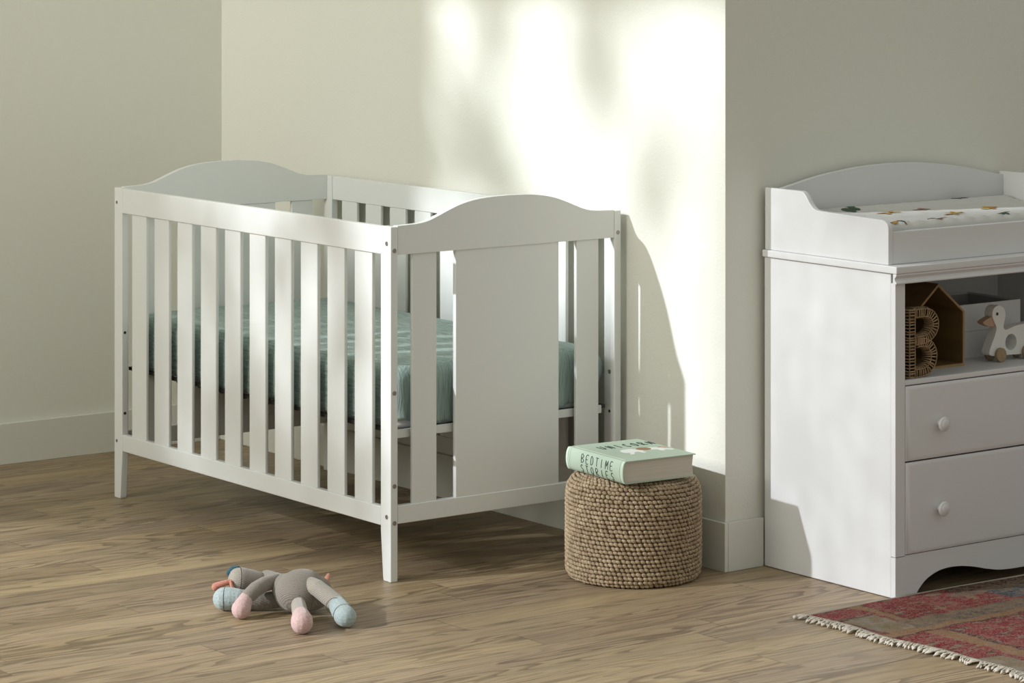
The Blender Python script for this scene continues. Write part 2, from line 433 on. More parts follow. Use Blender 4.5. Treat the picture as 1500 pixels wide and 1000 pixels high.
obj('support_bracket', bm, M_CRIB, crib, bevel=.001)['label'] = 'white support bracket'

# ------------------------------------------------------------------ mattress and sheet
def pillow_box(cx, cy, hx, hy, z0, z1, rc, re, drop, jitter, n_per=260, hem=None, seed=0):
    """rounded slab: rings from centre of top out and down the side. returns verts, faces"""
    def outline(t, inset):
        # superellipse-like rounded rectangle by arc length
        ax, ay = hx-inset, hy-inset; r = max(.002, rc-inset*.6)
        segs = [2*(ay-r), PI*r/2, 2*(ax-r), PI*r/2]*2
        tot = sum(segs); s = (t % 1)*tot
        # start at right side bottom, going +y
        corners = [(ax, -ay+r, 0, 1), (ax-r, ay-r, 0, 0), (ax-r, ay, -1, 0), (-ax+r, ay-r, PI/2, 0), (-ax, ay-r, 0, -1), (-ax+r, -ay+r, PI, 0), (-ax+r, -ay, 1, 0), (ax-r, -ay+r, -PI/2, 0)]
        for i, q in enumerate(segs):
            if s <= q or i == 7: break
            s -= q
        c = corners[i]
        if i % 2 == 0: return (c[0]+c[2]*s, c[1]+c[3]*s), ((1, 0), 0, (0, 1), 0, (-1, 0), 0, (0, -1), 0)[i]
        a = c[2]+s/r
        return (c[0]+r*math.cos(a), c[1]+r*math.sin(a)), (math.cos(a), math.sin(a))
    prof = []   # (inset, z)
    for q in (1., .9, .78, .62, .46, .32, .2): prof.append((q*(hx-.002-re)+re, z1))
    for k in range(1, 7):
        a = PI/2*k/6; prof.append((re-re*math.sin(a), z1-re+re*math.cos(a)))
    zb = z0+.0
    for k in range(1, 11): prof.append((0, (z1-re)+(zb-(z1-re))*k/10))
    V = []; F = []
    for j, (ins, z) in enumerate(prof):
        for i in range(n_per):
            t = i/n_per; (x, y), nr = outline(t, ins)
            zz = z; fall = max(0, j-12)/10
            if hem and j > 12: zz = z + hem(x, y)*fall
            P = Vector((cx+x, cy+y, zz))
            d = mnoise.noise(P*7+Vector((seed, 0, 0)))*jitter + mnoise.noise(P*24)*jitter*.4
            if j < 7: P.z += d*1.2
            else:
                P.x += nr[0]*d; P.y += nr[1]*d
                if j < 13: P.z += d*.6
            V.append(P)
    for j in range(len(prof)-1):
        for i in range(n_per):
            i2 = (i+1) % n_per; F.append((j*n_per+i, j*n_per+i2, (j+1)*n_per+i2, (j+1)*n_per+i))
    F.append(tuple(range(n_per))[::-1])
    return V, F, prof, n_per
V, F, pf, n = pillow_box(W/2, L/2, .325, .655, .3735, .520, .05, .025, .1, .0005)
F.append(tuple(range((len(pf)-1)*n, len(pf)*n)))
o = pyobj('mattress', V, F, M_MATT, smooth=True)
tag(o, 'white crib mattress showing only under the lifted sheet corners inside the crib', 'mattress')
def hem(x, y):
    cx_, cy_ = .328-abs(x), .658-abs(y)
    return (.050 if y > 0 else .022)*math.exp(-(max(cx_, 0)**2+max(cy_, 0)**2)/.055**2*1.2) + .004*math.sin(x*40+y*31) + .003*math.sin(x*97-y*83)
V, F, pf, n = pillow_box(W/2, L/2, .333, .663, .379, .5275, .055, .032, .1, .0035, 420, hem, 3)
for i, v in enumerate(V):
    # gathered corner points of the fitted sheet
    for sx, sy in ((1, -1), (-1, -1), (-1, 1), (1, 1)):
        c = Vector((W/2+sx*.325, L/2+sy*.655, .465)); d = (Vector(v)-c); q = math.exp(-((d.x/.05)**2+(d.y/.05)**2+(d.z/.055)**2))
        v.x += sx*q*.010; v.y += sy*q*(.009 if sx < 0 < sy else .004)
        v.z += 0
    q = math.exp(-(((v.y-.070)/.020)**2+((v.z-.462)/.038)**2))*max(0, min(1, (v.x-.62)/.05)); v.x += q*.028
    if v.z < .48:
        k = max(0, min(1, (.48-v.z)/.1))
        v.y += (.003*math.sin(v.x*140+1.3*math.sin(v.x*33)))*k if abs(v.y-L/2) > .6 else 0
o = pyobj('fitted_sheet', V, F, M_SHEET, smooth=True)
sol = o.modifiers.new('cloth', 'SOLIDIFY'); sol.thickness = .0025; sol.offset = 1
tag(o, 'teal crinkled muslin fitted sheet covering the crib mattress', 'sheet')

# ------------------------------------------------------------------ pouf
PC = Vector((.540, -.2925, 0))
prof = [(.0, .2585), (.09, .2590), (.128, .2575), (.150, .249), (.1635, .232), (.168, .20), (.169, .12), (.1685, .055), (.1675, .020), (.160, .006)]
prof = smooth_curve(prof, 12)
acc = [0]
for a, b in zip(prof[:-1], prof[1:]): acc.append(acc[-1]+math.dist(a, b))
def at(s):
    for i in range(len(acc)-1):
        if acc[i+1] >= s:
            t = (s-acc[i])/max(1e-9, acc[i+1]-acc[i]); a, b = prof[i], prof[i+1]
            tn = Vector((b[0]-a[0], b[1]-a[1])).normalized()
            return a[0]+(b[0]-a[0])*t, a[1]+(b[1]-a[1])*t, (tn.x, tn.y)
    return prof[-1][0], prof[-1][1], (0, -1)
unit = []
NU, NV = 8, 5
for j in range(1, NV):
    for i in range(NU):
        a = PI*j/NV; b = 2*PI*i/NU; unit.append((math.cos(a), math.sin(a)*math.cos(b), math.sin(a)*math.sin(b)))
unit = [(1, 0, 0)] + unit + [(-1, 0, 0)]
uf = []
for i in range(NU): uf.append((0, 1+i, 1+(i+1) % NU)); uf.append((len(unit)-1, 1+(NV-2)*NU+(i+1) % NU, 1+(NV-2)*NU+i))
for j in range(NV-2):
    for i in range(NU): uf.append((1+j*NU+i, 1+(j+1)*NU+i, 1+(j+1)*NU+(i+1) % NU, 1+j*NU+(i+1) % NU))
V = []; F = []
s = .004; row = 0
while s < acc[-1]:
    r, z, tn = at(s)
    cnt = max(5, int(round(2*PI*r/.0122)))
    off = row*.37
    for k in range(cnt):
        a = 2*PI*(k+off+random.uniform(-.12, .12))/cnt
        er = Vector((math.cos(a), math.sin(a), 0)); et = Vector((-math.sin(a), math.cos(a), 0))
        dn = er*tn[0]+Vector((0, 0, tn[1])); nn = er*(-tn[1])+Vector((0, 0, tn[0]))
        if nn.z < 0 and tn[0] > .5: nn = -nn
        jz = random.uniform(-.0008, .0008)
        c = PC+er*r+Vector((0, 0, z))+dn*jz+nn*random.uniform(-.0008, .0006)
        tilt = .42+random.uniform(-.15, .15)
        la = et*math.cos(tilt)+dn*math.sin(tilt); lb = dn*math.cos(tilt)-et*math.sin(tilt)
        sa, sb, sc_ = .0072*random.uniform(.9, 1.12), .0050*random.uniform(.9, 1.1), .0048
        b0 = len(V)
        for u in unit: V.append(c+la*(u[0]*sa)+lb*(u[1]*sb)+nn*(u[2]*sc_))
        for f in uf: F.append(tuple(b0+i for i in f))
    s += .01045; row += 1
pouf = thing('pouf', 'round woven seagrass pouf on the floor beside the crib with a book on it', 'pouf', PC)
o = pyobj('woven_cover', V, F, M_POUF, smooth=True); o.parent = pouf; o.matrix_parent_inverse = Matrix.Translation(-PC)
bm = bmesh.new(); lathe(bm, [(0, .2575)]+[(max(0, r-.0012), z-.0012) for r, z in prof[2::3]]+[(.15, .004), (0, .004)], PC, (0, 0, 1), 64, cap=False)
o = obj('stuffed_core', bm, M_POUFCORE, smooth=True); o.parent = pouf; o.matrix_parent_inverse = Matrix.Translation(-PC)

# ------------------------------------------------------------------ text helper
def text_mesh(s, size, depth=.0003, sx=1., shear=0.):
    cu = bpy.data.curves.new('txt', 'FONT'); cu.body = s; cu.size = size; cu.extrude = depth; cu.align_x = 'CENTER'; cu.align_y = 'CENTER'; cu.shear = shear
    cu.space_character = 1.15; cu.resolution_u = 3
    ob = bpy.data.objects.new('txt', cu); COL.objects.link(ob)
    bpy.context.view_layer.update()
    me = bpy.data.meshes.new_from_object(ob.evaluated_get(bpy.context.evaluated_depsgraph_get()))
    bpy.data.objects.remove(ob); bpy.data.curves.remove(cu)
    me.transform(Matrix.Diagonal((sx, 1, 1, 1)))
    return me
def strokes(word, h, adv, wdt, t=.0016):
    """hand-lettered capitals from thin strokes in a (u, v) box; returns list of polylines"""
    G = {'B': [[(0,0),(0,1),(.6,.9),(.7,.72),(.1,.52)],[(.1,.52),(.75,.4),(.7,.12),(0,0)]], 'E': [[(.7,1),(0,.98),(0,0),(.7,.02)],[(0,.5),(.55,.52)]],
         'D': [[(0,0),(0,1),(.55,.85),(.75,.5),(.55,.12),(0,0)]], 'T': [[(-.05,1),(.8,1)],[(.38,1),(.38,0)]], 'I': [[(.3,1),(.3,0)]],
         'M': [[(0,0),(.08,1),(.42,.35),(.78,1),(.86,0)]], 'S': [[(.7,.88),(.4,1),(.08,.82),(.15,.6),(.6,.42),(.7,.18),(.4,0),(.02,.12)]],
         'O': [[(.4,1),(.08,.78),(.03,.4),(.3,0),(.62,.12),(.76,.5),(.65,.86),(.4,1)]], 'R': [[(0,0),(0,1),(.6,.92),(.66,.66),(.05,.5)],[(.2,.5),(.72,0)]],
         'U': [[(0,1),(.03,.3),(.35,0),(.68,.3),(.7,1)]], 'N': [[(0,0),(.02,1),(.66,0),(.7,1)]], 'C': [[(.7,.85),(.4,1),(.05,.6),(.15,.15),(.5,0),(.72,.18)]]}
    out = []
    u0 = -adv*(len(word)-1)/2-wdt*.38
    for i, ch in enumerate(word):
        for pl in G[ch]:
            out.append([(u0+i*adv+p[0]*wdt, (p[1]-.5)*h) for p in pl])
    return out

# ------------------------------------------------------------------ book
BZ0, BZ1 = .2655, .3215
BP = Vector((.515, -.316, 0)); brot = math.radians(-4.5)
book = thing('book', 'thick mint green storybook lying on the woven pouf', 'book', (BP.x, BP.y, BZ0)); book.rotation_euler.z = brot
bw, bl, th = .102, .128, BZ1-BZ0     # local: spine at -x, head towards +y
def spine_x(z):   # rounded spine bulge
    q = (z/th-.5)*2; return -bw-.011*math.sqrt(max(0, 1-q*q*.96))
bm = bmesh.new()
outer = []
N = 14
for k in range(N+1):
    z = th*k/N; outer.append((spine_x(z), z))
outer = [(bw+.004, 0), (bw+.004, .0022)][::-1] + [] if False else outer
pts = [(bw+.004, 0)] + outer + [(bw+.004, th), (bw+.004, th-.0024), (-bw+.002, th-.0024)]
inner = []
for k in range(N-1, 0, -1):
    z = th*k/N; inner.append((spine_x(z)+.0024, z))
pts = pts + inner + [(-bw+.002, .0024), (bw+.004, .0024)]
prism(bm, pts, 1, -bl, bl)
obj('cover', bm, M_BOOK, book)
bm = bmesh.new()
ip = [(spine_x(th*k/N)+.003, min(max(th*k/N, .0026), th-.0026)) for k in range(0, N+1)]
prism(bm, ip+[(bw-.001, th-.0026), (bw-.004, th*.5), (bw-.001, .0026)], 1, -bl+.004, bl-.004)
obj('page_block', bm, M_PAGE, book)
# pale hinge bands near both spine ends
for ya, yb in ((-bl+.001, -bl+.010), (-bl+.016, -bl+.018), (bl-.010, bl-.001), (bl-.018, bl-.016)):
    V = []; F = []
    for k in range(N+1):
        z = th*(.02+.96*k/N); x = spine_x(z)-.0004; V += [(x, ya, z), (x, yb, z)]
    for k in range(N): F.append((2*k, 2*k+1, 2*k+3, 2*k+2))
    o = pyobj('spine_band', V, F, M_BOOKLT, book); so = o.modifiers.new('s', 'SOLIDIFY'); so.thickness = .0004
def spine_text(word, zc, h, adv, wd):
    bm = bmesh.new()
    for pl in strokes(word, h, adv, wd):
        pl = smooth_curve(pl, 3) if len(pl) > 2 else pl
        P = []
        for u, v in pl:
            z = zc+v; P.append((spine_x(z)-.0003, -u-.012, z))
        if len(P) == 2: P = [P[0]]+[tuple(P[0][q]+(P[1][q]-P[0][q])*k/4 for q in range(3)) for k in (1, 2, 3)]+[P[1]]
        P = [(spine_x(p[2])-.0003, p[1], p[2]) for p in P]
        tube(bm, P, .0010, 6)
    o = obj('spine_lettering', bm, M_INK, book); o['label'] = 'dark green hand lettering ' + word; return o
spine_text('BEDTIME', .0375, .0205, .0215, .0125)
spine_text('STORIES', .0125, .0185, .0225, .0125)
bm = bmesh.new()
for pl in strokes('UNICORN', .036, .0245, .015):
    P = [(u+.024, .058+v, th+.0002) for u, v in (smooth_curve(pl, 3) if len(pl) > 2 else pl)]
    tube(bm, P, .0013, 4)
o = obj('title_lettering', bm, M_INK, book); o.matrix_parent_inverse = Matrix()
def flat(name, outline, z, m, parent, holes=None, t=.0003):
    bm = bmesh.new(); prism(bm, outline, 2, z, z+t); return obj(name, bm, m, parent)
animal = smooth_curve([(-.060,-.030),(-.064,-.014),(-.056,.006),(-.038,.014),(-.020,.012),(-.012,.000),(.010,.004),(.034,.006),(.052,-.004),(.064,-.026),(.074,-.044),(.064,-.048),(.052,-.032),(.046,-.046),(.036,-.046),(.034,-.026),(.010,-.024),(-.010,-.026),(-.012,-.046),(-.022,-.048),(-.026,-.030),(-.040,-.034),(-.052,-.052),(-.064,-.050),(-.052,-.034),(-.060,-.030)], 4)[:-1]
animal = [(x+.026, y) for x, y in animal]
flat('animal_print', animal, th, M_INKW, book)['label'] = 'white galloping pony print'
flat('animal_saddle', [(.034+.020*math.cos(a), -.004+.019*math.sin(a)) for a in [2*PI*k/20 for k in range(20)]], th+.0003, M_INKB, book, t=.0002)
bm = bmesh.new(); tube(bm, [(.076, -.006, th+.0002), (.084, -.003, th+.0002), (.092, -.012, th+.0002), (.099, -.018, th+.0002)], [.001, .0018, .0014, .0005], 5)
obj('animal_tail', bm, M_INKP, book)
bm = bmesh.new()
for a, b in (((-.094, -.112), (-.094, .112)), ):
    tube(bm, [(a[0], a[1], th), (b[0], b[1], th)], .0006, 4)
obj('cover_crease', bm, M_BOOKLT, book)

# ------------------------------------------------------------------ changing dresser
DX0, DX1, DYF, DYB = .877, 1.743, -.887, -.4085
dr = thing('changing_dresser', 'white changing table dresser with open shelf, two drawers and arched tray top', 'dresser', (DX0, DYB, 0))
def DB(name, *a, m=M_DRESS, bevel=.0015, parent=dr):
    o = box(name, *a, m, None, bevel=bevel); o.parent = parent; o.matrix_parent_inverse = Matrix.Translation(-Vector((DX0, DYB, 0))); return o
def DP(o, parent=dr):
    o.parent = parent; o.matrix_parent_inverse = Matrix.Translation(-Vector((DX0, DYB, 0))); return o
DB('side_panel', DX0, DX0+.016, DYF+.016, DYB, .0015, .790)
DB('side_panel', DX1-.016, DX1, DYF+.016, DYB, .0015, .790)
DB('back_panel', DX0+.016, DX1-.016, DYB-.012, DYB-.004, .05, .790, m=M_INNER)
DB('shelf', DX0+.016, DX1-.016, DYF+.0165, DYB-.012, .5105, .5265, m=M_INNER)
IX0, IX1 = .910, 1.710
DB('shelf_lining', IX1, IX1+.004, DYF+.017, DYB-.012, .5265, .7700, m=M_INNER)
# face frame: two stiles, rail under the shelf opening
DB('frame_stile', DX0, IX0, DYF, DYF+.016, .1, .7675, bevel=.0012)
DB('frame_stile', IX1, DX1, DYF, DYF+.016, .1, .7675, bevel=.0012)
DB('shelf_edge', IX0, IX1, DYF, DYF+.016, .517, .529)
# base apron with shaped cut-out (mirrored)
cut = smooth_curve([(.9445, .0015), (.950, .008), (.961, .020), (.985, .038), (1.023, .0515), (1.062, .0555), (1.105, .053), (1.148, .0455), (1.190, .0355), (1.232, .0275), (1.275, .0245), (1.31, .024)], 5)
cutm = cut + [(2.62-x, z) for x, z in cut[::-1][1:]]
bm = bmesh.new(); prism(bm, [(DX0, .0015)]+cutm+[(DX1, .0015), (DX1, .1035), (DX0, .1035)], 1, DYF, DYF+.016)
DP(obj('base_apron', bm, M_DRESS, bevel=.001))
# drawers with bevelled fronts and round knobs
for z0, z1, kz in ((.332, .5145, .4155), (.1055, .3285, .208)):
    yb = DYF+.006; yf = DYF-.0065; bv = .013
    bm = bmesh.new()
    A = [(IX0+.001, yb, z0), (IX1-.001, yb, z0), (IX1-.001, yb, z1), (IX0+.001, yb, z1)]
    B = [(p[0], DYF-.0015, p[2]) for p in A]
    sx = (bv, -bv, -bv, bv); sz = (bv*.75, bv*.75, -bv*.75, -bv*.75)
    C_ = [(p[0]+a, yf, p[2]+b) for p, a, b in zip(A, sx, sz)]
    R = [[bm.verts.new(p) for p in q] for q in (A, B, C_)]
    for P, Q in zip(R[:-1], R[1:]):
        for k in range(4): bm.faces.new((P[k], P[(k+1) % 4], Q[(k+1) % 4], Q[k]))
    bm.faces.new(R[0]); bm.faces.new(R[2])
    d = DP(obj('drawer', bm, M_DRESS, bevel=.0008))
    bm = bmesh.new(); add_box(bm, IX0+.02, IX1-.02, yb, DYB-.06, z0+.01, z1-.03)
    for kx in (1.0195, 2.62-1.0195):
        bm2 = bmesh.new()
        lathe(bm2, [(.0075, 0), (.0065, .007), (.0075, .011), (.0165, .0135), (.0180, .0160), (.0176, .0188), (.0150, .0215), (.0135, .0210), (.0125, .0220), (.006, .0240), (0, .0243)], (kx, yf, kz), (0, -1, 0), 36, cap=False)
        k = obj('knob', bm2, M_DRESS, smooth=True); k.parent = d
    obj('drawer_box', bm, M_INNER, d)
# top board and crown moulding
DB('top_board', DX0-.008, DX1+.008, DYF-.012, DYB+.0005, .791, .8095, bevel=.003)
crown = [(DYF+.002, .7665), (DYF-.0095, .7665), (DYF-.0100, .7700), (DYF-.0055, .7745), (DYF-.0040, .7795), (DYF-.0070, .7840), (DYF-.0100, .7865), (DYF-.0100, .7910), (DYF+.002, .7910)]
bm = bmesh.new(); prism(bm, crown, 0, DX0-.0065, DX1+.0065); DP(obj('crown_moulding', bm, M_DRESS, bevel=.0006))
# tray top
side = smooth_curve([(-.545, .9675), (-.555, .9650), (-.567, .9540), (-.578, .9400), (-.590, .9290), (-.603, .9240), (-.618, .9225)], 5)
sp = [(-.4095, .8095), (-.4095, .9675)] + side + [(-.838, .9185), (-.848, .9160), (-.857, .9100), (-.861, .9020), (-.862, .8950), (-.862, .8095)]
for x0 in (DX0+.0005, DX1-.0165):
    bm = bmesh.new(); prism(bm, sp, 0, x0, x0+.016); DP(obj('tray_side', bm, M_DRESS, bevel=.0022))
DB('tray_front', DX0+.0165, DX1-.0165, -.861, -.846, .8095, .890, bevel=.0025)
ab = smooth_curve([(.8935, .9600), (.915, .9620), (.940, .9670), (.98, .9750), (1.05, .9885), (1.12, .998), (1.21, 1.0065), (1.31, 1.0095)], 5)
ab = ab+[(2.62-x, z) for x, z in ab[::-1][1:]]
bm = bmesh.new(); prism(bm, ab+[(2.62-.8935, .8095), (.8935, .8095)], 1, DYB-.016, DYB-.001); DP(obj('tray_back', bm, M_DRESS, bevel=.0015))

# ------------------------------------------------------------------ changing pad with insect print
pad = thing('changing_pad', 'white gauze changing pad printed with butterflies and dragonflies in the dresser tray', 'changing pad', (1.31, -.635, .8095))
px0, px1, py0, py1 = .8955, 1.7245, -.8435, -.4275
V = []; F = []; nx, ny = 90, 48
def padz(u, v):   # u 0..1 along x, v 0..1 front to back
    e = min(u, 1-u)*(px1-px0); f = min(v, 1-v)*(py1-py0)
    rim = .010*math.exp(-((f-.028)/.03)**2)
    edge = min(1, max(0, min(e, f)/.016)); edge = math.sqrt(1-(1-edge)**2)
    return .822+(.0745+rim)*edge + .0012*mnoise.noise(Vector((u*30, v*14, 0)))*edge + (.0016*math.sin(u*95) if .04 < v < .12 else 0)*edge
for j in range(ny+1):
    for i in range(nx+1):
        u = i/nx; v = j/ny
        u = .5-.5*math.cos(PI*u) if False else u
        v = v if True else v
        # corner rounding
        x = px0+(px1-px0)*u; y = py0+(py1-py0)*v
        cr = .045
        ex = x-px0 if u < .5 else px1-x; ey = y-py0 if v < .5 else py1-y
        if ex < cr and ey < cr and u > .5:
            d = math.hypot(cr-ex, cr-ey)
            if d > cr:
                k = cr/d; nxp = cr-(cr-ex)*k; nyp = cr-(cr-ey)*k
                x = px0+nxp if u < .5 else px1-nxp; y = py0+nyp if v < .5 else py1-nyp
        V.append((x, y, padz(u, v)))
for j in range(ny):
    for i in range(nx): F.append((j*(nx+1)+i, j*(nx+1)+i+1, (j+1)*(nx+1)+i+1, (j+1)*(nx+1)+i))
rim = [i for i in range(nx+1)]+[(j)*(nx+1)+nx for j in range(1, ny+1)]+[ny*(nx+1)+i for i in range(nx-1, -1, -1)]+[j*(nx+1) for j in range(ny-1, 0, -1)]
b0 = len(V)
for i in rim: V.append((V[i][0], V[i][1], .8100))
m_ = len(rim)
for k in range(m_): F.append((rim[k], b0+k, b0+(k+1) % m_, rim[(k+1) % m_]))
F.append(tuple(range(b0, b0+m_))[::-1])
o = pyobj('pad_cover', V, F, M_PAD, smooth=True); o.parent = pad; o.matrix_parent_inverse = Matrix.Translation(-pad.location)
P_ORG = new_mat('orange ochre print', (.42, .20, .035), .9); P_PNK = new_mat('dusty pink print', (.40, .22, .19), .9); P_GRN = new_mat('dark green print', (.05, .10, .055), .9)
P_BRN = new_mat('dark brown print', (.06, .045, .035), .9); P_MUS = new_mat('mustard print', (.50, .33, .08), .9)
def ell(cx, cy, a, b, th_, n=14): return [(cx+a*math.cos(t)*math.cos(th_)-b*math.sin(t)*math.sin(th_), cy+a*math.cos(t)*math.sin(th_)+b*math.sin(t)*math.cos(th_)) for t in [2*PI*k/n for k in range(n)]]
def insect(name, x, y, s, wing, rot, kind, wing2=None):
    s *= 1.2; y += .012 if y < -.8 else 0
    V = []; F = []; MI = []
    def addpoly(pl, mi, lift):
        b = len(V)
        for q in pl:
            X = x+q[0]*math.cos(rot)-q[1]*math.sin(rot); Y_ = y+q[0]*math.sin(rot)+q[1]*math.cos(rot)
            Y_ = max(py0+.001, min(py1-.001, Y_)); 
            V.append((X, Y_, padz((X-px0)/(px1-px0), (Y_-py0)/(py1-py0))+lift))
        F.append(tuple(range(b, b+len(pl)))); MI.append(mi)
    if kind == 'dragonfly':
        for sx in (-1, 1):
            addpoly(ell(sx*s*.50, s*.16, s*.46, s*.15, sx*.35), 0, .0016); addpoly(ell(sx*s*.42, -s*.16, s*.38, s*.15, -sx*.5), 2, .0018)
        addpoly(ell(0, -s*.05, s*.055, s*.62, 0), 1, .0022)
    else:
        for sx in (-1, 1):
            addpoly(ell(sx*s*.42, s*.12, s*.40, s*.26, sx*.45), 0, .0016); addpoly(ell(sx*s*.30, -s*.25, s*.27, s*.2, -sx*.7), 2, .0018)
        addpoly(ell(0, -s*.02, s*.06, s*.38, 0), 1, .0022)
    o = pyobj(name, V, F, [wing, P_BRN, wing2 or wing], mi=MI); o.parent = pad; o.matrix_parent_inverse = Matrix.Translation(-pad.location)
insect('butterfly_print', 1.115, -.475, .036, P_GRN, .5, 'b')
insect('dragonfly_print', 1.170, -.560, .040, P_ORG, .35, 'dragonfly', P_MUS)
insect('butterfly_print', 1.300, -.545, .034, P_PNK, .5, 'b')
insect('dragonfly_print', 1.292, -.672, .042, P_ORG, .6, 'dragonfly', P_MUS)
insect('butterfly_print', 1.470, -.620, .038, P_MUS, .7, 'b', P_ORG)
insect('dragonfly_print', .960, -.815, .040, P_MUS, .3, 'dragonfly', P_ORG)
insect('butterfly_print', 1.105, -.812, .034, P_PNK, .4, 'b')
insect('dragonfly_print', 1.545, -.445, .030, P_BRN, .2, 'dragonfly')
insect('dragonfly_print', 1.335, -.815, .026, P_GRN, 1.0, 'dragonfly')
insect('butterfly_print', 1.640, -.690, .038, P_ORG, .2, 'b', P_PNK)

# ------------------------------------------------------------------ things on the open shelf
SZ = .5268
# house shaped shelf box
hx0, hx1, hy0, hy1 = 1.036, 1.219, -.782, -.560; ze, za = .664, .7395; tk = .007
house = thing('wooden_house_box', 'brown wooden house-shaped box with pointed roof on the dresser shelf behind the letter', 'decoration', ((hx0+hx1)/2, hy0, SZ))
xm = (hx0+hx1)/2
def ring_prism(bm, outer, inner, y0, y1):
    n = len(outer); O0 = [bm.verts.new((p[0], y0, p[1])) for p in outer]; O1 = [bm.verts.new((p[0], y1, p[1])) for p in outer]
    I0 = [bm.verts.new((p[0], y0, p[1])) for p in inner]; I1 = [bm.verts.new((p[0], y1, p[1])) for p in inner]
    for k in range(n):
        k2 = (k+1) % n
        bm.faces.new((O0[k], O0[k2], I0[k2], I0[k])); bm.faces.new((O1[k], I1[k], I1[k2], O1[k2]))
        bm.faces.new((O0[k], O1[k], O1[k2], O0[k2])); bm.faces.new((I0[k], I0[k2], I1[k2], I1[k]))
def houseo(t): return [(hx0+t, SZ+t), (hx1-t, SZ+t), (hx1-t, ze-t*.25), (xm, za-t*1.32), (hx0+t, ze-t*.25)]
bm = bmesh.new(); ring_prism(bm, houseo(0), houseo(tk), hy0+.0012, hy1)
def HP(o, p): o.parent = p; o.matrix_parent_inverse = Matrix.Translation(-p.location); return o
HP(obj('house_shell', bm, M_HOUSE), house)
bm = bmesh.new(); ring_prism(bm, houseo(0), houseo(tk*.8), hy0, hy0+.0012); HP(obj('front_edge', bm, M_HOUSEEDGE), house)
bm = bmesh.new(); prism(bm, houseo(tk), 1, hy1-.006, hy1-.001); HP(obj('back_board', bm, M_HOUSE), house)

# raffia letter B
letter = thing('raffia_letter', 'wrapped raffia letter B standing in front of the wooden house on the shelf', 'letter decoration', (.985, -.845, SZ))
by0, by1 = -.870, -.838
bx0, bx1, bz0, bz1 = .938, 1.043, .5275, .7000
def bline(p0, p1): return [p0, p1]
core = bmesh.new(); V = []
strands = bmesh.new()
hw = .0125
def wrap(path, hw=hw, pitch=.0072, closed=False):
    pts = [Vector((p[0], 0, p[1])) for p in path]
    acc = [0]
    for a, b in zip(pts[:-1], pts[1:]): acc.append(acc[-1]+(b-a).length)
    n = max(2, int(acc[-1]/pitch))
    for q in range(n+1):
        s = acc[-1]*q/n; i = 0
        while i < len(acc)-2 and acc[i+1] < s: i += 1
        t = (s-acc[i])/max(1e-9, acc[i+1]-acc[i]); c = pts[i].lerp(pts[i+1], t)
        i0 = max(0, i-1); i1 = min(len(pts)-1, i+2)
        d = (pts[i1]-pts[i0]).normalized(); nrm = Vector((-d.z, 0, d.x))
        w = hw+random.uniform(-.0006, .0006); ym = (by0+by1)/2; hy = (by1-by0)/2-.0005
        lean = d*random.uniform(-.0018, .0018)
        lp = []
        for k in range(12):
            a = 2*PI*k/12; ca, sa = math.cos(a), math.sin(a)
            ca = math.copysign(abs(ca)**.45, ca); sa = math.copysign(abs(sa)**.45, sa)
            lp.append(c+nrm*(w*ca)+Vector((0, ym+hy*sa, 0))+lean*sa)
        for v in lp: v.z = max(v.z, bz0+.0012)
        tube(strands, lp, .0019, 5, closed=True)
    for a, b in zip(pts[:-1], pts[1:]):
        d = (b-a).normalized(); nrm = Vector((-d.z, 0, d.x))*(hw-.003)
        ov = d*.002
        q = [a-ov+nrm, a-ov-nrm, b+ov-nrm, b+ov+nrm]
        prism(core, [(v.x, max(v.z, bz0+.002)) for v in q], 1, by0+.003, by1-.003)
    for off in (-.75, .75, 0):   # front cords laid across the wraps at both edges
        if off == 0: continue
        e = []
        for i, p in enumerate(pts):
            i0 = max(0, i-1); i1 = min(len(pts)-1, i+1); d = (pts[i1]-pts[i0]).normalized()
            v = p+Vector((-d.z, 0, d.x))*hw*off+Vector((0, by0-.0002, 0)); v.z = max(v.z, bz0+.002); e.append(v)
        tube(strands, e, .0013, 5)
stem = [(bx0+.0125, bz0+.004+k*(bz1-bz0-.008)/20) for k in range(21)]
mid = .6165
up = [(bx0+.022+k*.008, bz1-.0135) for k in range(5)]+[(1.0115+.020*math.cos(a)*1.0, .6565+.030*math.sin(a)) for a in [PI/2-PI*k/10 for k in range(11)]]+[(1.003-k*.008, mid+.0085) for k in range(6)]
up = [(bx0+.022, bz1-.0135), (.978, bz1-.0135), (1.000, bz1-.0140), (1.020, bz1-.022), (1.0305, bz1-.040), (1.027, bz1-.058), (1.013, bz1-.072), (.995, bz1-.079), (.963, bz1-.081)]
lo = [(.975, mid-.002), (.998, mid-.004), (1.015, mid-.014), (1.0245, mid-.032), (1.022, mid-.052), (1.010, mid-.068), (.990, mid-.0755), (.972, mid-.0765), (bx0+.022, mid-.0765)]
wrap(stem); wrap(smooth_curve(up, 3)); wrap(smooth_curve(lo, 3))
HP(obj('letter_core', core, M_RAFCORE), letter); HP(obj('raffia_wrap', strands, M_RAFFIA, smooth=True), letter)

